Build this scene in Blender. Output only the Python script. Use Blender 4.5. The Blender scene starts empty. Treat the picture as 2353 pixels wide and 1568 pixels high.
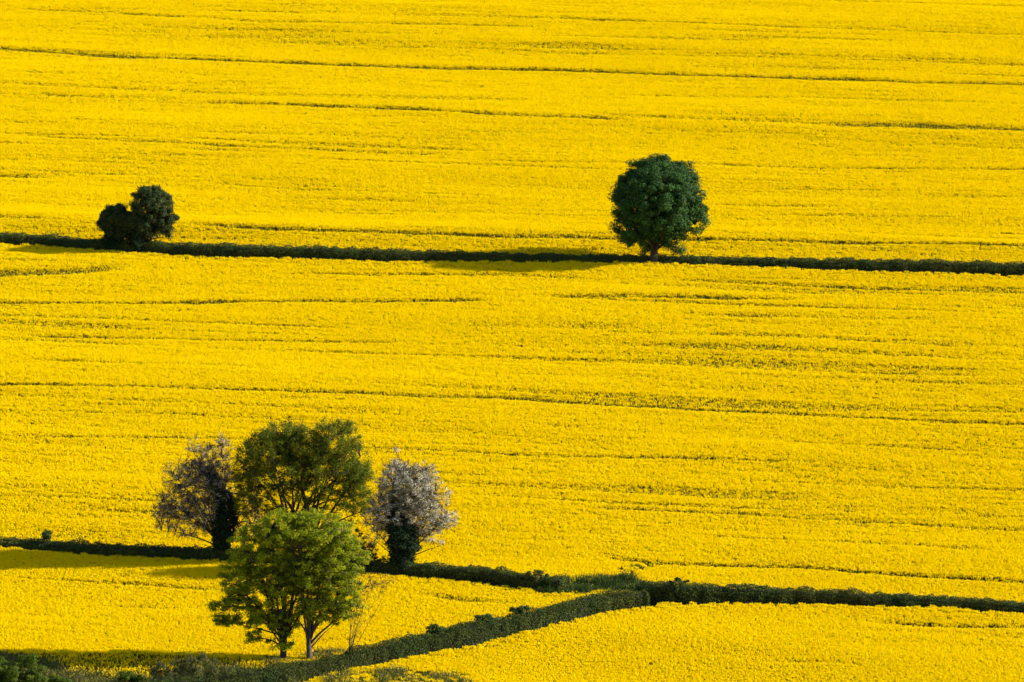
import bpy, math, random
import numpy as np
from mathutils import Vector
R = math.radians
rng = np.random.default_rng(7)
random.seed(7)
sc = bpy.context.scene
COL = sc.collection

# ---------------------------------------------------------------- camera, sky, sun, exposure
PITCH, DIST, FOV = 9.0, 800.0, 10.5
CAMZ = DIST*math.sin(R(PITCH)); YC = DIST*math.cos(R(PITCH)); SLOPE = math.tan(R(6.0))
cd = bpy.data.cameras.new('camera'); cam = bpy.data.objects.new('camera', cd); COL.objects.link(cam)
cd.sensor_width = 36; cd.lens = 18/math.tan(R(FOV/2)); cd.clip_start = 5; cd.clip_end = 6000
cam.location = (0, 0, CAMZ); cam.rotation_euler = (R(90-PITCH), 0, 0)
sc.camera = cam
SUN_ELEV, SUN_TH = 25.0, 0.0            # SUN_TH: degrees from +X (right) towards +Y (away from the camera)
w = bpy.data.worlds.new('World'); sc.world = w; w.use_nodes = True
nt = w.node_tree; bg = nt.nodes['Background']
sky = nt.nodes.new('ShaderNodeTexSky'); sky.sky_type = 'NISHITA'; sky.sun_disc = False
sky.sun_elevation = R(SUN_ELEV); sky.sun_rotation = R(90-SUN_TH)
nt.links.new(sky.outputs[0], bg.inputs[0]); bg.inputs[1].default_value = 0.11
sd = Vector((math.cos(R(SUN_TH))*math.cos(R(SUN_ELEV)), math.sin(R(SUN_TH))*math.cos(R(SUN_ELEV)), math.sin(R(SUN_ELEV))))
sl = bpy.data.lights.new('sun', 'SUN'); so = bpy.data.objects.new('sun', sl); COL.objects.link(so)
sl.energy = 5.0; sl.angle = R(0.5); sl.color = (1, 0.93, 0.80)
so.rotation_euler = sd.to_track_quat('Z', 'Y').to_euler(); so.location = (200, 800, 200)
sc.view_settings.view_transform = 'Standard'; sc.view_settings.look = 'None'
sc.view_settings.gamma = 1; sc.view_settings.use_curve_mapping = False
sc.view_settings.exposure = 1.13
sc.cycles.max_bounces = 6; sc.cycles.diffuse_bounces = 3; sc.cycles.transmission_bounces = 3
sc.cycles.transparent_max_bounces = 4

# ---------------------------------------------------------------- noise and terrain
_perm = np.random.default_rng(3).random((512, 512))
def vnoise(x, y, s=0):
    x = np.asarray(x, float)+s*17.37; y = np.asarray(y, float)+s*31.11
    xi = np.floor(x).astype(int); yi = np.floor(y).astype(int); fx = x-xi; fy = y-yi
    fx = fx*fx*(3-2*fx); fy = fy*fy*(3-2*fy)
    P = lambda a, b: _perm[(a) % 512, (b) % 512]
    return (P(xi, yi)*(1-fx)+P(xi+1, yi)*fx)*(1-fy)+(P(xi, yi+1)*(1-fx)+P(xi+1, yi+1)*fx)*fy
def fbm(x, y, s=0, o=3):
    v = 0; a = .5; t = 0
    for k in range(o):
        v = v+a*vnoise(x, y, s+k); t += a; x = x*2.03; y = y*2.03; a *= .5
    return v/t
ROW = R(-8.0)
def uv(x, y):            # u along the seed rows, v across them
    return x*math.cos(ROW)+y*math.sin(ROW), -x*math.sin(ROW)+y*math.cos(ROW)
UP_PTS = None
def height(x, y):
    x = np.asarray(x, float); y = np.asarray(y, float)
    z = (y-YC)*SLOPE
    u, v = uv(x, y)
    z = z + 1.0*(fbm(u/90, v/38, 5, 2)-.5)*1.6 + .55*(fbm(u/55, v/9, 9, 2)-.5)
    # low swell of the middle field just below the upper hedge
    z = z + .9*np.exp(-((v-(YC+58-9*np.tanh(-u/70)))/7.0)**2)*(.6+.4*np.tanh((60-u)/60))
    return z
TF = math.tan(R(FOV/2)); F = 2353/2500.0
cp, sp = math.cos(R(PITCH)), math.sin(R(PITCH))
def ray(px, py):         # a point of the photograph at 2353 x 1568
    a = (px/2353-.5)*2*TF; b = -((py-784)/2353)*2*TF
    return np.array([a, cp+b*sp, -sp+b*cp])
def ground(px, py):      # where that line of sight meets the terrain
    d = ray(px, py); t = 400.0
    lo, hi = 500.0, 1500.0
    for _ in range(40):
        m = (lo+hi)/2; p = d*m; p[2] += CAMZ
        if p[2] > float(height(p[0], p[1])): lo = m
        else: hi = m
    p = d*hi; p[2] += CAMZ; return p
def scale_at(p):         # display pixels per metre at a world point
    dep = p[1]*cp-(p[2]-CAMZ)*sp
    return 2353/(2*dep*TF)
def project(x, y, z):
    dx = x; dz = z-CAMZ; dep = y*cp-dz*sp; up = y*sp+dz*cp
    return (x/dep/(2*TF)+.5)*2353, 784-up/dep/(2*TF)*2353

# ---------------------------------------------------------------- helpers
def tag(o, label=None, cat=None, group=None, kind=None):
    if label: o['label'] = label
    if cat: o['category'] = cat
    if group: o['group'] = group
    if kind: o['kind'] = kind
    return o
def empty(name, loc):
    o = bpy.data.objects.new(name, None); o.location = loc; o.empty_display_size = 1; COL.objects.link(o); return o
def mesh_from(name, V, Fq, mats, parent=None, tone=None, mi=None, link=True, origin=None, smooth=False):
    """V (n,3); Fq (m,k) faces all of k corners, or a list of such arrays"""
    if isinstance(Fq, np.ndarray): Fq = [Fq]
    V = np.asarray(V, np.float32)
    if origin is not None: V = V-np.asarray(origin, np.float32)
    me = bpy.data.meshes.new(name)
    me.vertices.add(len(V)); me.vertices.foreach_set('co', V.ravel())
    tot = np.concatenate([np.full(len(f), f.shape[1], np.int32) for f in Fq])
    li = np.concatenate([f.ravel() for f in Fq]).astype(np.int32)
    st = np.concatenate([[0], np.cumsum(tot)[:-1]]).astype(np.int32)
    me.loops.add(len(li)); me.loops.foreach_set('vertex_index', li)
    me.polygons.add(len(tot)); me.polygons.foreach_set('loop_start', st)
    for m in (mats if isinstance(mats, (list, tuple)) else [mats]): me.materials.append(m)
    if mi is not None: me.polygons.foreach_set('material_index', np.asarray(mi, np.int32))
    if tone is not None:
        a = me.attributes.new('tone', 'FLOAT', 'POINT'); a.data.foreach_set('value', np.asarray(tone, np.float32))
    me.update(calc_edges=True)
    me.polygons.foreach_set('use_smooth', np.full(len(tot), smooth))
    o = bpy.data.objects.new(name, me)
    if link: COL.objects.link(o)
    if parent is not None: o.parent = parent
    elif origin is not None: o.location = origin
    return o

def leaf_mat(name, ramp, trans=.3, rough=.55, spec=.25):
    m = bpy.data.materials.new(name); m.use_nodes = True; n = m.node_tree; n.nodes.clear()
    out = n.nodes.new('ShaderNodeOutputMaterial'); mix = n.nodes.new('ShaderNodeMixShader')
    pr = n.nodes.new('ShaderNodeBsdfPrincipled'); tr = n.nodes.new('ShaderNodeBsdfTranslucent')
    at = n.nodes.new('ShaderNodeAttribute'); at.attribute_name = 'tone'
    cr = n.nodes.new('ShaderNodeValToRGB'); e = cr.color_ramp.elements
    e[0].position = 0; e[0].color = (*ramp[0], 1); e[1].position = 1; e[1].color = (*ramp[-1], 1)
    for k, c in enumerate(ramp[1:-1]):
        q = e.new((k+1)/(len(ramp)-1)); q.color = (*c, 1)
    tex = n.nodes.new('ShaderNodeTexNoise'); tex.inputs['Scale'].default_value = .35
    ge = n.nodes.new('ShaderNodeNewGeometry'); n.links.new(ge.outputs['Position'], tex.inputs['Vector'])
    ma = n.nodes.new('ShaderNodeMath'); ma.operation = 'MULTIPLY_ADD'; ma.inputs[1].default_value = .5; ma.inputs[2].default_value = -.25
    ad = n.nodes.new('ShaderNodeMath'); ad.operation = 'ADD'; ad.use_clamp = True
    n.links.new(tex.outputs[0], ma.inputs[0]); n.links.new(ma.outputs[0], ad.inputs[0]); n.links.new(at.outputs['Fac'], ad.inputs[1])
    n.links.new(ad.outputs[0], cr.inputs[0])
    n.links.new(cr.outputs[0], pr.inputs['Base Color']); n.links.new(cr.outputs[0], tr.inputs['Color'])
    pr.inputs['Roughness'].default_value = rough; pr.inputs['Specular IOR Level'].default_value = spec
    mix.inputs[0].default_value = trans
    n.links.new(pr.outputs[0], mix.inputs[1]); n.links.new(tr.outputs[0], mix.inputs[2]); n.links.new(mix.outputs[0], out.inputs[0])
    return m
def noise_mat(name, c1, c2, scale=2.0, rough=.9, bump=.3, bs=8.0):
    m = bpy.data.materials.new(name); m.use_nodes = True; n = m.node_tree; pr = n.nodes['Principled BSDF']
    ge = n.nodes.new('ShaderNodeNewGeometry')
    t = n.nodes.new('ShaderNodeTexNoise'); t.inputs['Scale'].default_value = scale; t.inputs['Detail'].default_value = 6
    n.links.new(ge.outputs['Position'], t.inputs['Vector'])
    cr = n.nodes.new('ShaderNodeValToRGB'); e = cr.color_ramp.elements
    e[0].position = .35; e[0].color = (*c1, 1); e[1].position = .65; e[1].color = (*c2, 1)
    n.links.new(t.outputs[0], cr.inputs[0]); n.links.new(cr.outputs[0], pr.inputs['Base Color'])
    t2 = n.nodes.new('ShaderNodeTexNoise'); t2.inputs['Scale'].default_value = bs; n.links.new(ge.outputs['Position'], t2.inputs['Vector'])
    b = n.nodes.new('ShaderNodeBump'); b.inputs['Strength'].default_value = bump; b.inputs['Distance'].default_value = .05
    n.links.new(t2.outputs[0], b.inputs['Height']); n.links.new(b.outputs[0], pr.inputs['Normal'])
    pr.inputs['Roughness'].default_value = rough; pr.inputs['Specular IOR Level'].default_value = .2
    return m
M = dict(
    flower=leaf_mat('rape_flower', [(.85, .64, .001), (.88, .70, .001), (.89, .745, .002)], .5, .9, .0),
    stem=leaf_mat('rape_stem', [(.05, .07, .008), (.11, .12, .014), (.20, .18, .018)], .3, .7, .1),
    soil=noise_mat('field_soil', (.035, .04, .015), (.06, .065, .025), 1.2),
    outlying=noise_mat('distant_rape', (.46, .36, .002), (.60, .47, .003), 2.5, .9, .6, 6),
    bark=noise_mat('bark_dark', (.02, .017, .013), (.045, .038, .028), 6, .9, .6, 20),
    bark_pale=noise_mat('bark_grey_pink', (.05, .038, .030), (.11, .085, .066), 6, .9, .6, 20),
    core=noise_mat('hedge_core', (.006, .009, .006), (.014, .016, .009), 5, .95, .5, 10),
    hedge=leaf_mat('hedge_leaf', [(.026, .040, .009), (.055, .068, .012), (.095, .100, .020), (.075, .105, .014)], .16, .7, .1),
    hedge_lit=leaf_mat('hedge_leaf_lit', [(.045, .066, .010), (.095, .12, .014), (.15, .17, .022), (.115, .165, .016)], .32, .7, .1),  # lighter copy of the hedge leaf, sunlight put into its colour
    hedge_green=leaf_mat('hedge_leaf_green', [(.024, .046, .012), (.045, .078, .016), (.075, .105, .022)], .2, .7, .1),
    oak=leaf_mat('oak_leaf', [(.012, .040, .008), (.026, .076, .012), (.058, .135, .018)], .16, .6, .14),
    thorn=leaf_mat('thorn_leaf', [(.014, .028, .009), (.028, .048, .013), (.065, .080, .020)], .10, .7, .1),
    ash=leaf_mat('olive_leaf', [(.065, .090, .007), (.13, .16, .010), (.22, .25, .013)], .5, .7, .1),
    maple=leaf_mat('maple_leaf', [(.085, .13, .005), (.27, .32, .007), (.50, .52, .009)], .58, .65, .12),
    blossom=leaf_mat('blossom', [(.20, .18, .13), (.42, .38, .29), (.68, .64, .51), (.85, .82, .68)], .28, .8, .05),
    blossom_pale=leaf_mat('pale_blossom', [(.24, .21, .13), (.50, .46, .34), (.76, .73, .58), (.88, .86, .72)], .3, .8, .05),
    bronze=leaf_mat('young_bronze_leaf', [(.035, .030, .016), (.085, .068, .034)], .25, .7, .1),
    ivy=leaf_mat('ivy_leaf', [(.005, .013, .006), (.010, .024, .009), (.024, .042, .013)], .05, .7, .08),
    weed=leaf_mat('weed_leaf', [(.035, .070, .008), (.075, .12, .010), (.15, .19, .014)], .4, .7, .1),
    grass=leaf_mat('rough_grass', [(.06, .07, .020), (.11, .12, .034), (.19, .18, .065)], .32, .8, .05),
)

# ---------------------------------------------------------------- hedge lines (photo columns with top and visible foot)
CROP_H = 1.25; HW = 1.15; GAP = .75
def hedge_line(pts, hw=HW, occl=True, crop=CROP_H):
    px = np.array([p[0] for p in pts], float); n = len(pts)
    g = [ground(p[0], p[2]) for p in pts]
    res = []
    for i, (x, yt, yb) in enumerate(pts):
        a = g[max(i-1, 0)]; b = g[min(i+1, n-1)]; d = b-a
        c = max(abs(d[0])/math.hypot(d[0], d[1]), .5)
        s = scale_at(g[i]); q0 = ground(x, yb); q1 = ground(x, yb-10)
        sina = 10/s/max(math.hypot(q1[0]-q0[0], q1[1]-q0[1]), 1e-3); sina = min(max(sina, .15), .45)
        yg = yb + (crop*s if occl else 0) - (hw+GAP*.8)/c*s*sina
        h = (yg-yt-hw/c*s*sina)/s
        p = ground(x, yg); res.append((p[0], p[1], max(1.5, min(h, 4.2))))
    return np.array(res)
UPPER = [(-260,524,548),(-120,528,552),(0,531,557),(110,538,564),(162,541,568),(294,550,578),(476,557,589),(659,562,592),(900,570,599),(1100,577,599),(1300,581,601),(1504,583,603),(1640,588,607),(1800,590,613),(2000,593,621),(2200,597,626),(2353,600,631),(2480,603,634),(2620,606,638)]
LOWL = [(-200,1226,1247),(-90,1229,1250),(0,1232,1254),(120,1238,1264),(240,1244,1275),(370,1250,1279),(492,1256,1283),(600,1262,1290),(720,1272,1301),(807,1280,1311),(900,1285,1318),(988,1291,1325),(1082,1298,1334),(1118,1300,1337),(1222,1313,1354),(1290,1320,1358)]
RIGHT = [(1462,1332,1378),(1530,1331,1383),(1600,1335,1385),(1750,1343,1385),(1904,1351,1386),(1984,1356,1391),(2080,1362,1391),(2176,1368,1393),(2353,1379,1408),(2480,1387,1417),(2600,1395,1426)]
DIAG = [(1480,1352,1394),(1417,1352,1401),(1352,1361,1416),(1313,1375,1425),(1217,1400,1448),(1150,1409,1463),(1079,1423,1483),(988,1445,1500),(844,1478,1528),(741,1505,1552),(650,1522,1574),(560,1533,1590),(440,1548,1610),(330,1560,1625)]
L_up = hedge_line(UPPER); L_low = hedge_line(LOWL); L_right = hedge_line(RIGHT); L_diag = hedge_line(DIAG)
# the diagonal hedge runs on out of the frame
def dist_to(line, x, y, want_side=False):
    best = np.full(np.shape(x), 1e9); side = np.zeros(np.shape(x))
    for i in range(len(line)-1):
        ax, ay = line[i][:2]; bx, by = line[i+1][:2]; dx, dy = bx-ax, by-ay; L = dx*dx+dy*dy
        t = np.clip(((x-ax)*dx+(y-ay)*dy)/L, 0, 1)
        d = np.hypot(x-ax-t*dx, y-ay-t*dy); cr = dx*(y-ay)-dy*(x-ax)
        m = d < best; best = np.where(m, d, best); side = np.where(m, np.sign(cr), side)
    return (best, side) if want_side else best

# ---------------------------------------------------------------- terrain
def terrain():
    xs = np.concatenate([np.linspace(-900, -150, 26)[:-1], np.linspace(-150, 150, 151), np.linspace(150, 900, 26)[1:]])
    ys = np.concatenate([np.linspace(-150, 560, 30)[:-1], np.linspace(560, 1120, 281), np.linspace(1120, 2600, 40)[1:]])
    X, Y = np.meshgrid(xs, ys); Z = height(X, Y); nx, ny = len(xs), len(ys)
    Z = np.maximum(Z, CAMZ-6-.30*np.maximum(Y, -20))     # the hillside the photographer stands on
    V = np.stack([X.ravel(), Y.ravel(), Z.ravel()], 1)
    i = np.arange(ny-1)[:, None]*nx+np.arange(nx-1)[None]; i = i.ravel()
    Fq = np.stack([i, i+1, i+nx+1, i+nx], 1)
    return V, Fq, xs, ys
V, Fq, XS, YS = terrain()
o = mesh_from('ground', V, Fq, M['soil'], smooth=True); tag(o, 'dark soil under the flowering rapeseed fields', kind='structure')

# ---------------------------------------------------------------- rapeseed
X0, X1, Y0, Y1 = -122, 122, 618, 1092
def in_view(x, y, mx=13, my0=16, my1=22):
    px, py = project(x, y, height(x, y)+1.0)
    s = 2353/(2*(y*cp+20)*TF)
    return (px > -mx*s) & (px < 2353+mx*s) & (py > -my1*s*.2) & (py < 1568+my0*s*.3)
# ring of plain canopy outside the part that is planted flower by flower
def outlying():
    xs, ys = XS, YS
    X, Y = np.meshgrid(xs, ys); Z = height(X, Y)+1.12
    nx, ny = len(xs), len(ys)
    cx = (X[:-1, :-1]+X[1:, 1:])/2; cy = (Y[:-1, :-1]+Y[1:, 1:])/2
    keep = (~in_view(cx, cy, 11, 13, 19)) & (cy > 480)
    for L, hw in ((L_up, 2.6), (L_low, 2.6), (L_right, 2.6), (L_diag, 2.6)):
        keep &= dist_to(L, cx, cy) > hw
    i = (np.arange(ny-1)[:, None]*nx+np.arange(nx-1)[None])[keep]
    Fq = np.stack([i, i+1, i+nx+1, i+nx], 1)
    used, inv = np.unique(Fq, return_inverse=True); Fq = inv.reshape(Fq.shape)
    V = np.stack([X.ravel(), Y.ravel(), Z.ravel()], 1)[used]
    V[:, 2] += (rng.random(len(V))-.5)*.2
    o = mesh_from('outlying_field', V, Fq, M['outlying'], smooth=True)
    tag(o, 'yellow rapeseed stretching on beyond the nearer fields', kind='structure')
outlying()

def clump_mesh(seed, n=25, rad=.42, leaf_n=16, sd=.04, floret=22, stalks=0):
    g = np.random.default_rng(seed); Vs = []; T3 = []; tone = []; mi = []
    k = 0
    for q_ in range(n+stalks):
        r = rad*math.sqrt(g.random()); a = g.random()*6.283; x, y = r*math.cos(a), r*math.sin(a)
        top = 1.24+g.normal()*sd+(g.uniform(.06, .16) if g.random() < .035 else 0); ln = g.uniform(.22, .40); rr = g.uniform(.026, .052); t = g.random()
        if q_ < n:
            lx, ly = g.normal()*.03, g.normal()*.03; mid = top-ln*.55
            Vs.append((x+lx, y+ly, top)); a0 = g.random()*6
            for q in range(4): Vs.append((x+rr*math.cos(a0+q*1.571), y+rr*math.sin(a0+q*1.571), mid+g.normal()*.02))
            Vs.append((x, y, top-ln)); tone += [t]*6
            for q in range(4):
                T3.append((k, k+1+q, k+1+(q+1) % 4)); mi.append(0)
                T3.append((k+5, k+1+(q+1) % 4, k+1+q)); mi.append(0)
            k += 6
        else: top -= g.uniform(.05, .5)
        sr = .018 if q_ < n else .03; t = g.random()
        Vs += [(x, y, top-ln*.6)]+[(x*.85+sr*math.cos(q*2.09), y*.85+sr*math.sin(q*2.09), .05) for q in range(3)]; tone += [t]*4
        for q in range(3): T3.append((k, k+1+q, k+1+(q+1) % 3)); mi.append(1)
        k += 4
    for q_ in range(leaf_n+floret):           # leaves and side shoots below, open florets between the heads
        r = rad*math.sqrt(g.random()); a = g.random()*6.283; x, y = r*math.cos(a), r*math.sin(a)
        fl = q_ >= leaf_n
        z = g.uniform(1.0, 1.17) if fl else g.uniform(.3, .95); l = g.uniform(.035, .07) if fl else g.uniform(.08, .16)
        b = g.random()*6.283; wd = l*(.8 if fl else .4); t = g.random(); dz = g.uniform(-.05, .05) if fl else g.uniform(-.1, .12)
        cx, cy = math.cos(b), math.sin(b)
        Vs += [(x, y, z), (x+cx*l-cy*wd, y+cy*l+cx*wd, z+dz), (x+cx*2*l, y+cy*2*l, z+dz*.4), (x+cx*l+cy*wd, y+cy*l-cx*wd, z+dz)]
        tone += [t]*4; T3 += [(k, k+1, k+2), (k, k+2, k+3)]; mi += [0 if fl else 1]*2; k += 4
    return mesh_from('rapeseed_clump', np.array(Vs), np.array(T3), [M['flower'], M['stem']], tone=tone, mi=mi, link=False)
NV = 4; CL = []
for lv, (n_, l_, sd_, f_, st_) in enumerate(((32, 10, .034, 36, 0), (16, 22, .07, 12, 2), (5, 36, .10, 1, 9), (2, 40, .12, 0, 14))):
    CL += [clump_mesh(100+lv*10+i, n_, .42, l_, sd_, f_, st_) for i in range(NV)]
# thin, mostly green clumps for the wheelings, poor patches and imitated shade
def instancer(name, protos, P, rot, scl, var, label, kind='stuff'):
    me = bpy.data.meshes.new(name); me.vertices.add(len(P)); me.vertices.foreach_set('co', P.astype(np.float32).ravel())
    for nm, arr, ty, key in (('rot', rot, 'FLOAT_VECTOR', 'vector'), ('scl', scl, 'FLOAT_VECTOR', 'vector'), ('var', var, 'INT', 'value')):
        a = me.attributes.new(nm, ty, 'POINT'); a.data.foreach_set(key, np.ascontiguousarray(arr, np.int32 if ty == 'INT' else np.float32).ravel())
    o = bpy.data.objects.new(name, me); COL.objects.link(o)
    for m in protos[0].data.materials: me.materials.append(m)
    ng = bpy.data.node_groups.new('plant_'+name, 'GeometryNodeTree')
    ng.interface.new_socket('Geometry', in_out='INPUT', socket_type='NodeSocketGeometry')
    ng.interface.new_socket('Geometry', in_out='OUTPUT', socket_type='NodeSocketGeometry')
    N = ng.nodes; gi = N.new('NodeGroupInput'); go = N.new('NodeGroupOutput')
    ip = N.new('GeometryNodeInstanceOnPoints'); jn = N.new('GeometryNodeJoinGeometry')
    m2p = N.new('GeometryNodeMeshToPoints')
    for p in reversed(protos):                # the join lists its last link first
        oi = N.new('GeometryNodeObjectInfo'); oi.inputs['Object'].default_value = p
        g2 = N.new('GeometryNodeGeometryToInstance'); ng.links.new(oi.outputs['Geometry'], g2.inputs[0]); ng.links.new(g2.outputs[0], jn.inputs[0])
    def att(nm, ty):
        a = N.new('GeometryNodeInputNamedAttribute'); a.data_type = ty; a.inputs['Name'].default_value = nm
        return next(s for s in a.outputs if s.enabled and s.name == 'Attribute')
    ng.links.new(gi.outputs[0], m2p.inputs[0]); ng.links.new(m2p.outputs[0], ip.inputs['Points'])
    ng.links.new(jn.outputs[0], ip.inputs['Instance']); ip.inputs['Pick Instance'].default_value = True
    ng.links.new(att('var', 'INT'), ip.inputs['Instance Index'])
    ng.links.new(att('rot', 'FLOAT_VECTOR'), ip.inputs['Rotation']); ng.links.new(att('scl', 'FLOAT_VECTOR'), ip.inputs['Scale'])
    ng.links.new(ip.outputs[0], go.inputs[0])
    md = o.modifiers.new('planting', 'NODES'); md.node_group = ng
    tag(o, label, kind=kind); return o

# wheelings, thin strips and one imitated patch of shade, followed across the photograph: (points, half width m, strength)
STRIPS = [
 ([(-200,95),(0,108),(300,128),(650,140),(1000,153),(1300,158),(1500,165),(1800,175),(2100,185),(2353,190),(2560,198)],1.3,.85),
 ([(390,228),(600,235),(900,245),(1180,260),(1500,272)],1.2,.6),([(1830,280),(2050,284),(2353,295),(2560,300)],1.8,.75),
 ([(0,305),(300,320),(600,335),(900,348),(1100,352)],1.0,.5),([(420,415),(700,432),(1000,442),(1200,448)],.9,.4),
 ([(-100,395),(0,400),(180,410)],1.1,.5),([(-100,490),(0,495),(200,505)],.8,.5),
 ([(380,510),(560,520),(650,523),(900,530),(1130,540),(1400,545),(1600,548),(1900,555),(2353,560),(2560,566)],.9,.65),
 ([(1000,365),(1400,370),(1700,377),(2353,385),(2500,388)],.9,.4),([(0,15),(200,22),(600,45),(1000,50),(1300,58)],1.1,.45),
 ([(1100,30),(1500,45),(1900,60),(2353,75),(2500,80)],1.1,.5),([(0,205),(200,218),(500,222)],1.1,.35),([(1300,255),(1600,268),(1900,275)],1.0,.4),
 ([(0,255),(150,262)],1.0,.4),([(0,355),(500,370)],.8,.3),([(1500,115),(1900,125),(2353,140)],.9,.35),([(600,95),(1100,108),(1500,125)],.9,.3),
 ([(1300,212),(1800,220),(2353,240)],.9,.3),([(1700,430),(2353,440)],.8,.3),([(1700,490),(2353,500)],.8,.25),([(500,470),(1200,490)],.8,.3),
 ([(-100,690),(0,692),(200,695),(500,692),(1000,690),(1190,688)],.9,.75),([(1200,680),(1350,680),(1730,683),(1900,690)],1.0,.65),
 ([(-100,632),(0,628),(120,624),(250,616),(350,605)],2.2,.7),([(600,628),(1000,630),(1400,635)],.8,.5),  # first strip: a shaded fold, its shade put in as thin crop
 ([(1500,640),(1750,650),(2000,662),(2353,668),(2500,670)],1.1,.55),([(0,770),(300,775),(500,780),(700,783),(980,787)],.8,.5),
 ([(-150,880),(0,884),(300,886),(500,890),(800,903),(1000,911),(1150,915),(1400,930),(1700,945),(1900,955),(2353,975),(2520,982)],.8,.7),
 ([(0,825),(400,835),(700,845)],.8,.4),([(1400,825),(1700,845),(2000,855),(2353,862)],1.2,.45),([(2250,698),(2353,703),(2500,708)],1.0,.8),
 ([(1500,720),(1900,728),(2250,735)],1.3,.4),([(1300,760),(1800,770),(2300,800)],1.4,.4),([(1600,800),(2000,812),(2353,828)],1.2,.35),
 ([(0,1000),(500,1005),(900,1030),(1200,1045),(1500,1052),(1900,1060)],.7,.45),([(0,940),(500,955),(800,968)],.7,.3),
 ([(1300,1165),(1700,1180),(2100,1205),(2353,1220),(2500,1228)],.8,.5),([(1100,1110),(1500,1122),(2000,1140)],.7,.3),([(0,1060),(300,1070)],.7,.3),
 ([(0,1130),(400,1145)],.6,.3),([(1500,1225),(2000,1250),(2353,1270)],.7,.35),([(1700,1010),(2353,1040)],.7,.3),
 ([(1345,1268),(1365,1274),(1405,1286),(1440,1290),(1520,1297),(1600,1300),(1872,1309),(2016,1320),(2208,1331),(2353,1341),(2500,1348)],.8,.85),
 ([(930,1365),(1000,1373),(1060,1381),(1150,1386),(1215,1390)],.7,.9),([(1750,1395),(1900,1400)],.7,.5),
 ([(1760,1425),(1830,1440),(1850,1445)],1.2,.5),([(1950,1430),(2150,1440),(2353,1448),(2500,1450)],.9,.45),
 ([(1700,1520),(2000,1530)],.6,.3),([(0,1330),(300,1345),(600,1360)],.5,.35),([(200,1395),(480,1400)],.5,.3),
]
SL = []
for pts, hw, st in STRIPS:
    SL.append((np.array([ground(x, y+18)[:2] for x, y in pts]), hw, min(.9, st+.13)))
def planting():
    sp_ = .50
    xs = np.arange(X0, X1, sp_); ys = np.arange(Y0, Y1, sp_)
    X, Y = np.meshgrid(xs, ys); X = X+(np.arange(len(ys)) % 2)[:, None]*sp_/2
    X = (X+(rng.random(X.shape)-.5)*sp_*.8).ravel(); Y = (Y+(rng.random(Y.shape)-.5)*sp_*.8).ravel()
    k = in_view(X, Y); X, Y = X[k], Y[k]
    u, v = uv(X, Y)
    wv = v + .8*(fbm(u/18, v/18, 2)-.5)
    streak = .42*vnoise(u/90, wv/2.1, 21)+.33*vnoise(u/36, wv/1.2, 22)+.25*vnoise(u/15, wv/3.4, 23)
    patch = fbm(u/60, v/12, 31, 3)
    pxx, pyy = project(X, Y, height(X, Y))
    rough = np.clip((pxx-1200)/500, 0, 1)*np.exp(-((pyy-800-(pxx-1800)*.05)/80)**2)     # the poorer stand right of the middle
    calm = np.clip((pyy-1230)/120, 0, 1)                                                # the near fields stand thick and even
    E = np.clip((streak-.47+.05*rough)*2.7, 0, .64)*np.clip((patch-.33)*3.4+rough*.6, .12, 1.0)*(1-.6*calm)+.10*rough*vnoise(u/2.5, v/1.6, 77)
    E = np.maximum(E, (.10+.50*np.clip(vnoise(u/7, wv/1.1, 78)*.6+vnoise(u/2.2, wv/.9, 79)*.4-.28, 0, 1))*(.15+.95*(1-calm))*(.6+.8*fbm(u/40, v/10, 80, 2)))
    for L, hw, st in SL:
        bb = (Y > L[:, 1].min()-9) & (Y < L[:, 1].max()+9) & (X > L[:, 0].min()-4) & (X < L[:, 0].max()+4)
        idx = np.nonzero(bb)[0]
        if not len(idx): continue
        d, sd_ = dist_to(L, X[idx], Y[idx]+(fbm(X[idx]/9, Y[idx]/9, 60)-.5)*1.6, True)
        mod = np.clip((fbm(u[idx]/6, v[idx]*0+hw*50, 51, 3)-.18)*2.2, .72, 1)
        far = sd_ > 0                                   # the far side of a strip fades slowly into the stand
        W2 = np.where(far, hw*1.7, hw*.9)*(.7+.6*fbm(u[idx]/8, v[idx]*0+hw*9, 53, 2))
        e = np.clip(1.3-d/W2, 0, 1)*st*mod
        ex = np.minimum(np.abs(X[idx]-L[:, 0].min()), np.abs(X[idx]-L[:, 0].max())); e *= np.clip(ex/8, 0, 1)
        E[idx] = np.maximum(E[idx], np.minimum(e*1.5, 1.1))
    hgt = 1.0-.27*np.minimum(E, 1)+.02*(fbm(u/3, v/3, 40)-.5)
    E = np.where((pxx < 640) & (pyy > 1520) & (pyy > 1520+(pxx-300)*.05), np.maximum(E, .55+.45*vnoise(u/2, v/1.0, 90)), E)  # thinner green clumps imitate tree shade over the lower left corner
    lvl = np.clip(np.round(E*3.0+(rng.random(len(X))-.5)*1.3-.15), 0, 3).astype(int); keep = np.ones(len(X), bool)
    dl = []
    for L in (L_up, L_low, L_right, L_diag):
        d, s = dist_to(L, X, Y, True); keep &= d > HW+GAP-.25+ (fbm(X/4, Y/4, 70)-.5)*.9; dl.append((d, s)); hgt = hgt+np.where(d < HW+GAP+1.4, (rng.random(len(X))-.5)*.22, 0)
    # gateway between the middle and right hedges, grown over with weeds
    GW = np.array([ground(x, y)[:2] for x, y in ((1270,1374),(1350,1364),(1420,1362),(1470,1370))])
    keep &= dist_to(GW, X, Y) > 2.4+(fbm(X/3, Y/3, 71)-.5)*2
    GW2 = np.array([ground(x, y)[:2] for x, y in ((1430,1355),(1440,1328),(1490,1318))])
    keep &= ~((dist_to(GW2, X, Y) < 1.3) & (rng.random(len(X)) < .8))
    # rough margin at the lower left, between the crop and the hedge
    px, py = project(X, Y, height(X, Y))
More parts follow.
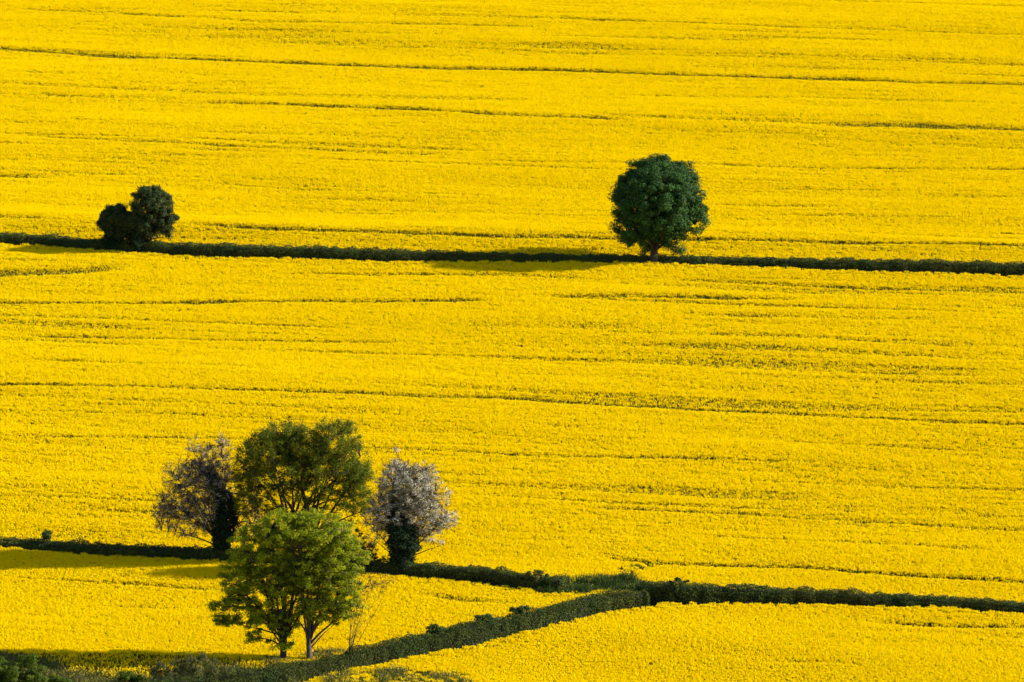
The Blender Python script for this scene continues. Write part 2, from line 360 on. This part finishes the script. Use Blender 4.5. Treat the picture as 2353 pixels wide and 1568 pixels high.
    marg = np.interp(px, [-300, 0, 100, 170, 340, 400, 560, 640, 760], [1500, 1516, 1530, 1566, 1580, 1556, 1556, 1562, 1620])
    lowleft = (py > marg) & (px < 760)
    keep &= ~(lowleft & (dl[3][0] > 0))
    scr = np.array([ground(x, y)[:2] for x, y in ((800,1585),(900,1574),(1030,1580))])
    keep &= ~((dist_to(scr, X, Y) < 3.0) & (rng.random(len(X)) < .7))
    X, Y, hgt, px, py = X[keep], Y[keep], hgt[keep], px[keep], py[keep]
    sup = dl[0][1][keep]; 
    ylow = np.interp(px, [p[0] for p in LOWL]+[1380, 1450]+[p[0] for p in RIGHT][1:], [p[2]+12 for p in LOWL]+[1366, 1374]+[p[2]+12 for p in RIGHT][1:])
    yup = np.interp(px, [p[0] for p in UPPER], [p[2]+8 for p in UPPER])
    ds = dl[3][1][keep]
    fld = np.where(py < yup, 0, np.where(py < ylow, 1, np.where((ds < 0) & (px < 1500), 2, 3)))
    n = len(X); Z = height(X, Y)-.02
    rot = np.stack([rng.normal(0, .05, n), rng.normal(0, .05, n), rng.random(n)*6.283], 1)
    sx = rng.uniform(.92, 1.12, n)
    scl = np.stack([sx, sx, hgt], 1); var = lvl[keep]*NV+rng.integers(0, NV, n)
    labs = ['yellow rapeseed in full flower filling the far field above the upper hedge',
            'yellow rapeseed in full flower filling the broad field between the two long hedges',
            'yellow rapeseed in flower in the triangular corner left of the slanting hedge',
            'yellow rapeseed in flower right of the slanting hedge, in the near corner']
    for f in range(4):
        m = fld == f
        instancer('rapeseed_crop', CL, np.stack([X[m], Y[m], Z[m]], 1), rot[m], scl[m], var[m], labs[f])
    print('clumps', n, [int((fld == f).sum()) for f in range(4)])
planting()

# ---------------------------------------------------------------- foliage helpers
def unit(a): return a/np.maximum(np.linalg.norm(a, axis=-1, keepdims=True), 1e-9)
def leaves(C, Nn, size, asp=.6, g=rng):
    """four-cornered bent leaves: centres C, facing Nn, half lengths size"""
    n = len(C); Nn = unit(Nn); t = unit(np.cross(Nn, g.normal(size=(n, 3)))); b = np.cross(Nn, t)
    s = np.asarray(size)[:, None]*np.ones((n, 1))
    v0 = C-t*s; v1 = C+b*s*asp+Nn*s*.18; v2 = C+t*s; v3 = C-b*s*asp+Nn*s*.18
    V = np.stack([v0, v1, v2, v3], 1).reshape(-1, 3)
    i = np.arange(n)[:, None]*4
    return V, np.concatenate([i, i+1, i+2, i+3], 1)
class Tubes:
    def __init__(s): s.V = []; s.F = []; s.n = 0
    def add(s, P, r, k=5):
        P = np.asarray(P, float); m = len(P); r = np.broadcast_to(r, (m,))
        T = np.gradient(P, axis=0); T = unit(T); ref = np.array([.3, .9, .1]); ref2 = np.array([1, 0, 0.])
        A = np.cross(T, ref); A = unit(np.where(np.linalg.norm(A, axis=1, keepdims=True) < .1, np.cross(T, ref2), A)); B = np.cross(T, A)
        an = np.arange(k)*2*math.pi/k
        V = P[:, None]+r[:, None, None]*(np.cos(an)[None, :, None]*A[:, None]+np.sin(an)[None, :, None]*B[:, None])
        s.V.append(V.reshape(-1, 3)); i = s.n+np.arange(m-1)[:, None]*k; j = np.arange(k)[None]; j2 = (j+1) % k
        s.F.append(np.stack([i+j, i+j2, i+k+j2, i+k+j], -1).reshape(-1, 4)); s.n += m*k
    def build(s, name, mat, parent, origin):
        return mesh_from(name, np.concatenate(s.V), np.concatenate(s.F), mat, parent, origin=origin, smooth=True)
def bez(a, b, c, n):
    t = np.linspace(0, 1, n)[:, None]; return (1-t)**2*a+2*t*(1-t)*b+t*t*c
def wob(P, amp, g):
    n = len(P); w_ = g.normal(size=P.shape)*amp; w_[0] = 0; return P+np.cumsum(w_, 0)*np.linspace(0, 1, n)[:, None]*.6

def tree(label, base_px, lobes, clumps, leaf_n, leaf_s, mat, bark='bark', trunk_r=.5, fork=3.0, clump_r=.8, limbs=12,
         seed=1, group=None, base=None, shell=.72, flat=.7, twigs=2, extra=None, name='tree', stems=None, twig_len=1.0, cat='tree',
         crown_name='crown', up=.35, tips=None, trunk_low=0.0, sparse_core=0, trunk_pts=None, jag=1.0, limb_r=.42, shell_n=.55, soft=.5):
    g = np.random.default_rng(seed)
    B = base if base is not None else ground(*base_px)
    S = scale_at(B); bx, by = project(*B)
    root = empty(name, B); tag(root, label, cat, group)
    def w(px, py, dep=0.0): return np.array([B[0]+(px-bx)/S, B[1]+dep, B[2]+(by-py)/S*1.012])
    # clump centres
    cen = []; nrm = []
    wts = np.array([(l[2]*l[3])*(l[5] if len(l) > 5 else 1.0) for l in lobes], float); wts /= wts.sum()
    pick = g.choice(len(lobes), clumps, p=wts)
    for i in pick:
        l = lobes[i]; rx, rz = l[2]/S, l[3]/S; ry = (rx+rz)/2*(.95)
        d = unit(g.normal(size=3)); rho = shell+(1-shell)*g.random() if g.random() < shell_n else g.random()**(1/2.2)
        rho *= 1+g.normal()*.04*jag
        cen.append(w(l[0], l[1], l[4] if len(l) > 4 else 0)+d*rho*np.array([rx, ry, rz])*.93); nrm.append(d)
    cen = np.array(cen); nrm = np.array(nrm)
    keep = cen[:, 2] > height(cen[:, 0], cen[:, 1])+1.0; cen, nrm = cen[keep], nrm[keep]
    # trunk and limbs
    T = Tubes(); anchors = []; anr = []
    stems = stems or [(base_px[0] if base is None else bx, 0.0, trunk_r, fork)]
    for (spx, lean, tr, fk) in stems:
        p0 = w(spx, by); p0[2] = float(height(p0[0], p0[1]))-.3
        c0 = cen.mean(0); top = p0+np.array([lean, 0, fk+.3])
        P = wob(bez(p0, p0+np.array([0, 0, fk*.5]), top, 8), .05, g)
        T.add(P, np.linspace(tr*1.35, tr*.8, 8)*np.array([1.15]+[1]*7), 9)
        # leader
        idx = [int(np.argmin(np.linalg.norm(cen-top, axis=1)*0 + np.linalg.norm((cen-top)[:, :2], axis=1)*.6 - (cen-top)[:, 2]))]
        dmin = np.linalg.norm(cen-cen[idx[0]], axis=1)
        mine = np.linalg.norm(cen[:, :2]-top[:2], axis=1) < 1e9
        while len(idx) < max(3, limbs//len(stems)):
            j = int(np.argmax(np.where(mine, dmin+g.random(len(cen))*1.0, -1))); idx.append(j); dmin = np.minimum(dmin, np.linalg.norm(cen-cen[j], axis=1))
        for j in idx:
            tgt = cen[j]*.9+top*.1; h = g.uniform(.55, 1.0); st = P[int(h*7)]
            L = np.linalg.norm(tgt-st); mid = st+(tgt-st)*.45+np.array([0, 0, L*g.uniform(.06, .20)])+g.normal(size=3)*L*.05
            Q = wob(bez(st, mid, tgt, 10), L*.012, g)
            r0 = tr*limb_r*g.uniform(.75, 1.2)
            rr = np.linspace(r0, r0*.22, 10); T.add(Q, rr, 6)
            anchors.append(Q[2:]); anr.append(rr[2:])
    A = np.concatenate(anchors); Ar = np.concatenate(anr)
    for c, d in zip(cen, nrm):
        dd = np.linalg.norm(A-c, axis=1)+np.where(A[:, 2] > c[2]+.4, 1.2, 0); j = int(np.argmin(dd)); st = A[j]; L = np.linalg.norm(c-st)
        if L > .15:
            Q = wob(bez(st, st+(c-st)*.5+np.array([0, 0, L*.12])+g.normal(size=3)*L*.08, c, 5), L*.02, g)
            T.add(Q, np.linspace(min(Ar[j]*.7, .09), .022, 5), 4)
        for _ in range(twigs):
            e = c+unit(d+g.normal(size=3)*.7+np.array([0, 0, up]))*clump_r*g.uniform(.7, 1.3)*twig_len
            T.add(np.array([c, (c+e)/2+g.normal(size=3)*.06, e]), np.array([.024, .017, .008]), 3)
    T.build('trunk', M[bark], root, B)
    # leaves
    def scatter(n, mt, nm, rs, size, spread=1.0, sel=None):
        cc, dn = (cen, nrm) if sel is None else (cen[sel], nrm[sel])
        cr = clump_r*g.uniform(.6, 1.35, len(cc))
        k = g.integers(0, len(cc), n); d = unit(g.normal(size=(n, 3))); rad = (g.random(n)**soft)[:, None]
        C = cc[k]+d*rad*cr[k][:, None]*np.array([1, 1, flat])*spread
        N2 = d*.8+dn[k]*.45+np.array([0, 0, .35])+g.normal(size=(n, 3))*.55
        V, Fc = leaves(C, N2, size*g.uniform(.65, 1.35, n), .62, g)
        ct = g.random(len(cc)); tone = np.repeat(np.clip(ct[k]*.45+g.random(n)*.55, 0, 1), 4)
        return mesh_from(nm, V, Fc, M[mt], root, tone=tone, origin=B)
    scatter(leaf_n, mat, crown_name, rng, leaf_s)
    for e in (extra or []):
        if e[0] == 'scatter': scatter(e[1], e[2], e[3], rng, e[4], e[5])
        if e[0] == 'ivy':     # ivy sleeve: list of (px, py, half width px), leaf count
            pts = e[1]; n = e[2]; cs = np.array([w(a, b) for a, b, c in pts]); rs = np.array([c/S for a, b, c in pts])
            t = g.random(n)*(len(pts)-1); i = t.astype(int); f = (t-i)[:, None]
            c = cs[i]*(1-f)+cs[i+1]*f; r = rs[i]*(1-f[:, 0])+rs[i+1]*f[:, 0]
            a = g.random(n)*6.283; lump = 1+1.1*(vnoise(a*1.3+seed, t*2.6)-.5)
            d = np.stack([np.cos(a), np.sin(a), np.zeros(n)], 1)
            C = c+d*(r*lump*(1-.5*g.random(n)**2))[:, None]+g.normal(size=(n, 3))*.10
            V, Fc = leaves(C, d+np.array([0, 0, .3])+g.normal(size=(n, 3))*.6, .13*g.uniform(.7, 1.4, n), .7, g)
            mesh_from('ivy', V, Fc, M['ivy'], root, tone=np.repeat(g.random(n), 4), origin=B)
    return root

def on_line(L, px_list, x):      # the hedge's foot at a photo column
    pxs = [project(p[0], p[1], float(height(p[0], p[1])))[0] for p in L]
    o = np.argsort(pxs); X_ = np.interp(x, np.array(pxs)[o], L[o, 0]); Y_ = np.interp(x, np.array(pxs)[o], L[o, 1])
    return np.array([X_, Y_, float(height(X_, Y_))])

# ---------------------------------------------------------------- hedges
def hedge(L, label, mat='hedge', seed=1, amp=.09, hw=HW, dens=190, ls=.078, ends=(True, True), shaggy=.12, mat2='hedge_green'):
    g = np.random.default_rng(seed)
    seg = np.hypot(np.diff(L[:, 0]), np.diff(L[:, 1])); s = np.concatenate([[0], np.cumsum(seg)]); T = s[-1]
    n = int(T*dens*(2*hw+4.6)); t = g.random(n)*T
    cx = np.interp(t, s, L[:, 0]); cy = np.interp(t, s, L[:, 1]); H = np.interp(t, s, L[:, 2])
    tx = np.interp(t+.5, s, L[:, 0])-np.interp(t-.5, s, L[:, 0]); ty = np.interp(t+.5, s, L[:, 1])-np.interp(t-.5, s, L[:, 1])
    q = np.hypot(tx, ty); q = np.where(q < 1e-6, 1, q); nx, ny = -ty/q, tx/q
    et = np.clip(np.minimum(t, T-t)/1.3, 0, 1); H = H*(.72+.28*np.sqrt(1-(1-et)**2))
    H = H*(1+amp*(fbm(t/3.0, t*0, seed, 2)-.5)*2+.7*amp*(vnoise(t/1.1, t*0, seed+9)-.5)*2)
    W = hw*(1+.18*(fbm(t/2.5, t*0+4, seed+3, 2)-.5)*2)
    W = W*(.70+.30*np.sqrt(1-(1-et)**2))
    # cross-section: rounded box, c runs from the near foot over the top to the far foot
    c = g.random(n); per = 2*H+2*W; d = c*per
    side1 = d < H; side2 = d > H+2*W
    off = np.where(side1, -W, np.where(side2, W, d-H-W)); z = np.where(side1, d, np.where(side2, per-d, H))
    nz = np.where(side1 | side2, .15, 1.0); no = np.where(side1, -1., np.where(side2, 1., 0))
    rd = (np.abs(off)/W)**4*(z/H)**4; z = z-rd*.36; off = off*(1-rd*.14)
    lump = (vnoise(t/.9, c*6, seed+20)-.5)*.46+(vnoise(t/.35, c*16, seed+21)-.5)*.18
    dep = -g.random(n)**1.6*.42+lump+np.abs(g.normal(size=n))*shaggy*.55
    off2 = off+no*dep; z2 = z+np.where(nz > .5, dep, 0)
    # loose shoots standing out of the top
    sh = (nz > .5) & (g.random(n) < .05); z2 = z2+sh*g.random(n)*.45
    endt = np.zeros(n)
    x = cx+nx*off2+g.normal(size=n)*.03; y = cy+ny*off2; zz = height(x, y)+z2
    C = np.stack([x, y, zz], 1); N2 = np.stack([nx*no, ny*no, nz*.6], 1)+g.normal(size=(n, 3))*.85
    if ends[0] or ends[1]:
        for e, (i0, i1) in enumerate(((0, 1), (-1, -2))):
            if not ends[e]: continue
            m = int(dens*2*hw*L[i0, 2]*1.2); dx, dy = L[i0, 0]-L[i1, 0], L[i0, 1]-L[i1, 1]; q_ = math.hypot(dx, dy); dx /= q_; dy /= q_
            o_ = g.uniform(-hw, hw, m); zc = g.uniform(0, L[i0, 2], m); bulge = (1-(o_/hw)**2)*.55*(1-.4*(zc/L[i0, 2])**3)+g.normal(size=m)*.08
            xx = L[i0, 0]+dx*bulge-dy*o_; yy = L[i0, 1]+dy*bulge+dx*o_
            C = np.concatenate([C, np.stack([xx, yy, height(xx, yy)+zc], 1)]); N2 = np.concatenate([N2, np.tile([dx, dy, .2], (m, 1))+g.normal(size=(m, 3))*.5])
            t = np.concatenate([t, np.full(m, s[i0])])
    n = len(C)
    V, Fc = leaves(C, N2, ls*g.uniform(.6, 1.5, n), .6, g)
    pt = vnoise(t/2.3, t*0, seed+30)
    root = empty('hedge', (L[len(L)//2, 0], L[len(L)//2, 1], float(height(L[len(L)//2, 0], L[len(L)//2, 1])))); tag(root, label, 'hedge')
    B = np.array(root.location)
    sel = (fbm(t/3.0, t*0, seed+40, 2)+g.normal(size=n)*.22) > .56
    tone = np.clip(pt*.30+g.random(n)*.7, 0, 1)
    mi = np.where(sel, 1, 0)
    mesh_from('foliage', V, Fc, [M[mat], M[mat2]], root, tone=np.repeat(tone, 4), mi=mi, origin=B)
    # dark solid core in place of dense twigs, added to block see-through
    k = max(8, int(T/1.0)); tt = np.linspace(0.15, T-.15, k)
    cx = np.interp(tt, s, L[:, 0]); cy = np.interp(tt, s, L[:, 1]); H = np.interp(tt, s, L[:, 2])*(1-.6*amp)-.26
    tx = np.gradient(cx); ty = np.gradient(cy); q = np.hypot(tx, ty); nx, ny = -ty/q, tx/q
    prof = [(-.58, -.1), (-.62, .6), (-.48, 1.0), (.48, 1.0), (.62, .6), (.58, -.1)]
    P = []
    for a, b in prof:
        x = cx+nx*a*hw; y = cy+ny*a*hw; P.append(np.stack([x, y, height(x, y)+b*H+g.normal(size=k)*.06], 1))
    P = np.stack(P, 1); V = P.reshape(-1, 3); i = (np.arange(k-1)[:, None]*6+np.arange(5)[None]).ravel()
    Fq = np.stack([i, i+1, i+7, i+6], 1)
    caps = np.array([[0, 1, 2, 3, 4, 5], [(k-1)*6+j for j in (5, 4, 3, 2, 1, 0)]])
    mesh_from('hedge_core', V, [Fq, caps], M['core'], root, origin=B)
    return root
hedge(L_up, 'long clipped hedge dividing the far field from the middle one', seed=11, amp=.07)
hedge(L_low, 'shaded hedge at the lower left running under the group of trees to the gateway', seed=12, amp=.08)
hedge(L_right, 'tall dark hedge starting right of the gateway and leaving the right edge', seed=13, amp=.11)
hedge(L_diag, 'broad grey-green hedge slanting from the gateway down to the front trees', seed=14, dens=230, ls=.072, amp=.08)

# ---------------------------------------------------------------- bushes and rough growth
def bush(label, px, py, lobes, n, mat, ls=.1, seed=1, name='bush', cr=.5, clumps=60, dep=0.0, base=None, cat='bush', twigs=2, **kw):
    return tree(label, (px, py), lobes, clumps, n, ls, mat, trunk_r=.09, fork=.5, clump_r=cr, limbs=8, seed=seed, name=name, base=base,
                crown_name='foliage', cat=cat, twigs=twigs, **kw)
def bump_on(L, x, label, dx, dy, rx, ry, seed, mat='hedge_green', n=2600):
    B = on_line(L, None, x); bx, by = project(*B)
    return bush(label, 0, 0, [(x+dx, by+dy, rx, ry)], n, mat, .09, seed, base=B, cr=.32, clumps=30)
bump_on(L_low, 108, 'small round bush poking up from the lower left hedge', 0, -46, 11, 12, 31, 'hedge_green', 1500)
bump_on(L_low, 1235, 'ragged dark bush where the lower hedge nears the gateway', 0, -40, 30, 22, 32, 'hedge', 3000)
bump_on(L_right, 1560, 'dense rounded dark bush in the tall hedge right of the gateway', 0, -44, 36, 30, 33, 'thorn', 6000)

for x_, rx_, ry_, sd_, w_ in ((1205, 26, 9, 34, 'nearest its gateway end'), (1120, 24, 9, 35, 'halfway along'), (1010, 30, 10, 36, 'nearest the two front trees')):
    B_ = on_line(L_diag, None, x_)+np.array([-.4, .6, 0]); bx_, by_ = project(*B_)
    tag(bush('dark leafy tuft behind the slanting hedge, '+w_, 0, 0, [(bx_, by_-57, rx_, ry_+2)], 2600, 'hedge_green', .09, sd_, base=B_, cr=.32, clumps=36), group='leafy tufts on the slanting hedge')

def spikes(name, label, P, h, r, mat, seed, n_per=14, kind='stuff', tipcol=None, flower=0.0, lean=.25):
    """tufts of upright stalks and leaves scattered over points P"""
    g = np.random.default_rng(seed); n = len(P)*n_per
    k = g.integers(0, len(P), n); b = P[k]+np.concatenate([g.normal(size=(n, 2))*r, np.zeros((n, 1))], 1); b[:, 2] = height(b[:, 0], b[:, 1])
    hh = h*g.uniform(.5, 1.25, n)*(.7+.6*vnoise(b[:, 0]/1.6, b[:, 1]/1.6, seed)); ln = g.normal(size=(n, 2))*lean
    t = b+np.stack([ln[:, 0]*hh, ln[:, 1]*hh, hh], 1); a = g.random(n)*6.283; wd = .022+.03*g.random(n)
    e = np.stack([np.cos(a)*wd, np.sin(a)*wd, np.zeros(n)], 1); mdl = (b*.45+t*.55)+np.stack([ln[:, 0]*hh*-.15, ln[:, 1]*hh*-.15, hh*0], 1)
    V = np.stack([b-e*.5, b+e*.5, mdl+e, t, mdl-e], 1).reshape(-1, 3); i = np.arange(n)[:, None]*5
    Fs = [np.concatenate([i, i+1, i+2, i+3, i+4], 1)]; tone = np.repeat(g.random(n), 5)
    m = n; z = g.random(m); C = b[:m]+(t[:m]-b[:m])*z[:, None]+g.normal(size=(m, 3))*.05
    V2, F2 = leaves(C, g.normal(size=(m, 3))+np.array([0, 0, .4]), .07*g.uniform(.6, 1.4, m), .5, g)
    mi = np.zeros(n, int); F2 = F2+len(V); V = np.concatenate([V, V2]); tone = np.concatenate([tone, np.repeat(g.random(m), 4)])
    fl = ((z > .6) & (g.random(m) < flower)).astype(int)
    o = mesh_from(name, V, [Fs[0], F2], [M[mat], M['flower']], tone=tone, mi=np.concatenate([mi, fl]))
    tag(o, label, kind=kind); return o
def area_pts(poly, n, seed):
    """random ground points inside a photo polygon"""
    g = np.random.default_rng(seed); poly = np.array([ground(x, y)[:2] for x, y in poly]); lo, hi = poly.min(0), poly.max(0); out = []
    while sum(len(a) for a in out) < n:
        p = lo+(hi-lo)*g.random((n, 2)); ins = np.zeros(n, bool)
        for i in range(len(poly)):
            a, b = poly[i], poly[(i+1) % len(poly)]
            c = ((a[1] > p[:, 1]) != (b[1] > p[:, 1])); xx = (b[0]-a[0])*(p[:, 1]-a[1])/(b[1]-a[1]+1e-12)+a[0]; ins ^= c & (p[:, 0] < xx)
        out.append(p[ins])
    p = np.concatenate(out)[:n]; return np.stack([p[:, 0], p[:, 1], height(p[:, 0], p[:, 1])], 1)
spikes('weeds', 'green weeds filling the gateway between the lower hedges', area_pts([(1225,1378),(1250,1352),(1350,1346),(1450,1346),(1478,1372),(1420,1376),(1330,1384)], 620, 1), 1.35, .3, 'hedge_green', 41, 26, flower=.10)
spikes('weeds', 'green weeds on the track running up from the gateway', area_pts([(1400,1355),(1415,1330),(1440,1318),(1500,1312),(1510,1322),(1460,1340),(1450,1358)], 150, 2), 1.0, .3, 'weed', 42, 26, flower=.25)
spikes('rough_grass', 'rough yellow-green grass and self-sown rapeseed along the lower left margin', area_pts([(-60,1515),(100,1530),(170,1560),(340,1572),(450,1550),(600,1558),(700,1570),(700,1640),(-60,1640)], 2400, 3), 1.15, .4, 'grass', 43, 26, flower=.45)
spikes('rough_grass', 'tangled grass and seeded rape at the foot of the slanting hedge', area_pts([(740,1572),(830,1560),(920,1562),(1060,1574),(1100,1600),(740,1610)], 700, 4), 1.3, .35, 'grass', 44, 22, flower=.85)

spikes('weeds', 'tall grass and nettles round the feet of the two front trees', area_pts([(600,1540),(620,1526),(700,1522),(760,1516),(800,1512),(760,1540),(680,1550)], 240, 6), 1.25, .3, 'grass', 46, 24, flower=.05)

# ---------------------------------------------------------------- trees
B = on_line(L_up, None, 1504)
tree('large round dark green tree alone on the upper hedge', (1504, 0), [
    (1510,458,103,100,0,2.8),(1466,535,50,42),(1515,395,62,40),(1452,405,34,34),(1425,465,26,46),(1445,520,40,34),(1484,556,44,24),(1596,440,26,44),(1600,500,26,46),
    (1580,545,26,26,0,.6),(1545,568,30,16,0,.35),(1572,400,34,34),(1525,500,70,50)], 1000, 170000, .12, 'oak', base=B+np.array([-.15,-.7,0]), trunk_r=.56, fork=4.6,
    clump_r=.85, limbs=16, seed=51, twigs=1, flat=.8, shell=.82, jag=.6, soft=.42)
B = on_line(L_up, None, 322)
tree('taller of two dark ivy-grown trees on the upper hedge, with a ragged right side', (322, 0), [
    (350,474,50,46,0,1.6),(374,492,27,44),(328,508,36,40),(340,530,36,18),(384,522,10,16,0,.9),(400,498,11,11,0,1.6),(388,532,9,14,0,2.2),(345,446,34,18),(312,468,10,10,0,.8),(372,450,14,12)], 480, 70000, .10, 'thorn', base=B,
    trunk_r=.42, fork=2.0, clump_r=.60, limbs=9, seed=52, twigs=1, shell=.8, flat=.8, jag=1.6, extra=[('ivy', [(320,580,20),(320,545,20),(325,510,24)], 9000)])
B = on_line(L_up, None, 262)
tree('lower rounded dark tree on the upper hedge, left of its taller neighbour', (262, 0), [
    (266,502,36,33,0,1.5),(292,516,30,34),(246,512,20,22),(272,532,34,18),(236,508,10,10,0,.6)], 340, 52000, .10, 'thorn', base=B,
    trunk_r=.40, fork=1.8, clump_r=.56, limbs=8, seed=53, twigs=1, shell=.8, flat=.8, jag=1.6, extra=[('ivy', [(262,580,20),(262,540,20),(265,520,20)], 8000)])
B = on_line(L_low, None, 690)
tree('tall olive-green tree with two domes and bare forking limbs, tallest at the lower hedge', (690, 0), [
    (612,1040,74,60),(650,1000,66,36),(768,1005,66,44),(806,1070,54,66),(825,1110,36,44),(566,1085,36,60),(640,1085,90,56,0,.8),(760,1085,90,56,0,.8),(700,1020,60,50),
    (585,1150,56,44,0,.55),(815,1150,50,40,0,.6),(700,1140,100,44,0,.5),(600,1200,50,40,0,.3),(800,1200,50,40,0,.3),(720,1060,60,50)], 1000, 115000, .085, 'ash', base=B+np.array([0,1.2,0]), trunk_r=.62, fork=5.6, clump_r=.78,
    limbs=30, seed=54, twigs=3, stems=[(672,-.6,.38,6.6),(708,.9,.36,6.0)], limb_r=.5, jag=1.3, soft=.75, flat=.85)
B = on_line(L_low, None, 508)
tree('dusky pink blossom tree with a dark ivy-clad stem, left of the tall tree', (508, 0), [
    (452,1110,56,56),(490,1065,50,52,0,.7),(410,1155,52,42,0,.8),(500,1120,46,60),(465,1180,56,42),(385,1180,36,24,0,.5),(440,1215,44,22,0,.5),
    (450,1030,18,30,0,.4),(520,1020,20,30,0,.4),(575,1150,34,46,0,.5),(585,1200,30,34,0,.4),(372,1172,34,16,0,.35),(395,1212,44,16,0,.35),(420,1090,50,40,0,.4)], 1300, 34000, .052, 'blossom', base=B+np.array([0,1.0,0]), trunk_r=.38, fork=2.6, clump_r=.55, limbs=26, seed=55,
    twigs=4, jag=2.4, twig_len=1.4, limb_r=.3, crown_name='blossom', soft=.8, extra=[('scatter', 26000, 'bronze', 'young_leaves', .055, 1.3), ('ivy', [(510,1305,13),(510,1250,18),(514,1205,30),(518,1160,25),(505,1120,14),(480,1075,5)], 17000)])
B = on_line(L_low, None, 925)
tree('pale blossom tree on a thick ivy-clad stem, right of the tall tree', (925, 0), [
    (912,1105,46,50),(950,1120,50,58),(895,1170,52,54),(968,1180,52,52),(1015,1195,32,30,0,.5),(912,1055,22,30,0,.4),(985,1095,26,34,0,.5),(865,1190,34,36,0,.5),
    (1000,1230,34,24,0,.5),(1032,1188,24,16,0,.3),(1012,1140,28,30,0,.35),(870,1235,40,20,0,.3)], 1300, 62000, .054, 'blossom_pale', base=B+np.array([0,.6,0]), trunk_r=.42, fork=2.8, clump_r=.52, limbs=26, seed=56,
    twigs=4, jag=2.4, twig_len=1.4, limb_r=.3, crown_name='blossom', soft=.8, extra=[('scatter', 20000, 'bronze', 'young_leaves', .052, 1.25), ('ivy', [(925,1330,18),(926,1290,22),(928,1255,34),(925,1225,38),(915,1190,26),(910,1150,10)], 17000)])
B = ground(652, 1532)
tree('broad dark green tree at the front left, drooping low boughs over the rapeseed', (652, 1532), [
    (600,1262,84,66),(660,1216,86,52),(552,1325,54,46),(620,1350,74,54),(545,1385,46,26),(600,1420,62,36),(518,1422,30,18),(505,1392,26,12),(650,1430,50,34,0,.6),
    (582,1465,24,16,0,.8),(640,1480,34,16,0,.4),(700,1300,70,60)], 1000, 92000, .098, 'maple', base=B, trunk_r=.36, fork=4.4, clump_r=.60, limbs=24, seed=57, twigs=2, flat=.6, limb_r=.42, soft=.6, jag=1.5)
B = ground(712, 1534)
tree('bright green tree with a pale trunk at the front, right of its darker twin', (712, 1534), [
    (735,1222,82,56),(785,1280,68,58),(720,1320,70,60),(790,1355,50,46),(735,1395,56,36),(805,1395,34,28,0,.7),(690,1405,40,34,0,.5),(775,1415,34,22,0,.7)],
    760, 68000, .098, 'maple', base=B, bark='bark_pale', trunk_r=.33, fork=4.0, clump_r=.60, limbs=18, seed=58, twigs=2, flat=.6, limb_r=.42, soft=.6, jag=1.5)
B = on_line(L_diag, None, 800)
tree('thin bare-twigged sapling beside the two front trees', (800, 0), [
    (845,1345,48,34),(870,1340,36,26),(830,1400,26,50,0,.5)], 50, 900, .05, 'bronze', base=B, trunk_r=.10, fork=2.5, clump_r=.5, limbs=14, seed=59, twigs=3, twig_len=1.6, jag=2, limb_r=.35)
B = on_line(L_low, None, 842)
bush('brown twiggy bush behind the front trees at the lower hedge', 0, 0, [(838,1268,34,30),(860,1290,30,18),(825,1240,20,26,0,.4)], 5000, 'bronze', .07, 60, base=B, cr=.4, clumps=90, twigs=4)
bush('big leafy green bush at the bottom left corner', 40, 1600, [(40,1548,52,34),(95,1560,46,30),(-20,1545,50,40),(60,1515,26,14),(140,1575,30,20)], 30000, 'weed', .085, 61, cr=.5, clumps=170)
bush('low green bush at the bottom edge among the rough grass', 290, 1590, [(288,1556,18,16),(315,1562,14,14)], 3500, 'weed', .085, 62, cr=.35, clumps=30)
bush('grey-green willowy shrub at the bottom, left of the slanting hedge', 450, 1600, [(395,1545,52,30),(460,1536,54,32),(530,1548,44,26),(440,1570,90,20)], 26000, 'grass', .065, 63, cr=.5, clumps=170, twigs=4, jag=2.0, name='willow_shrub', twig_len=1.4, up=1.2)
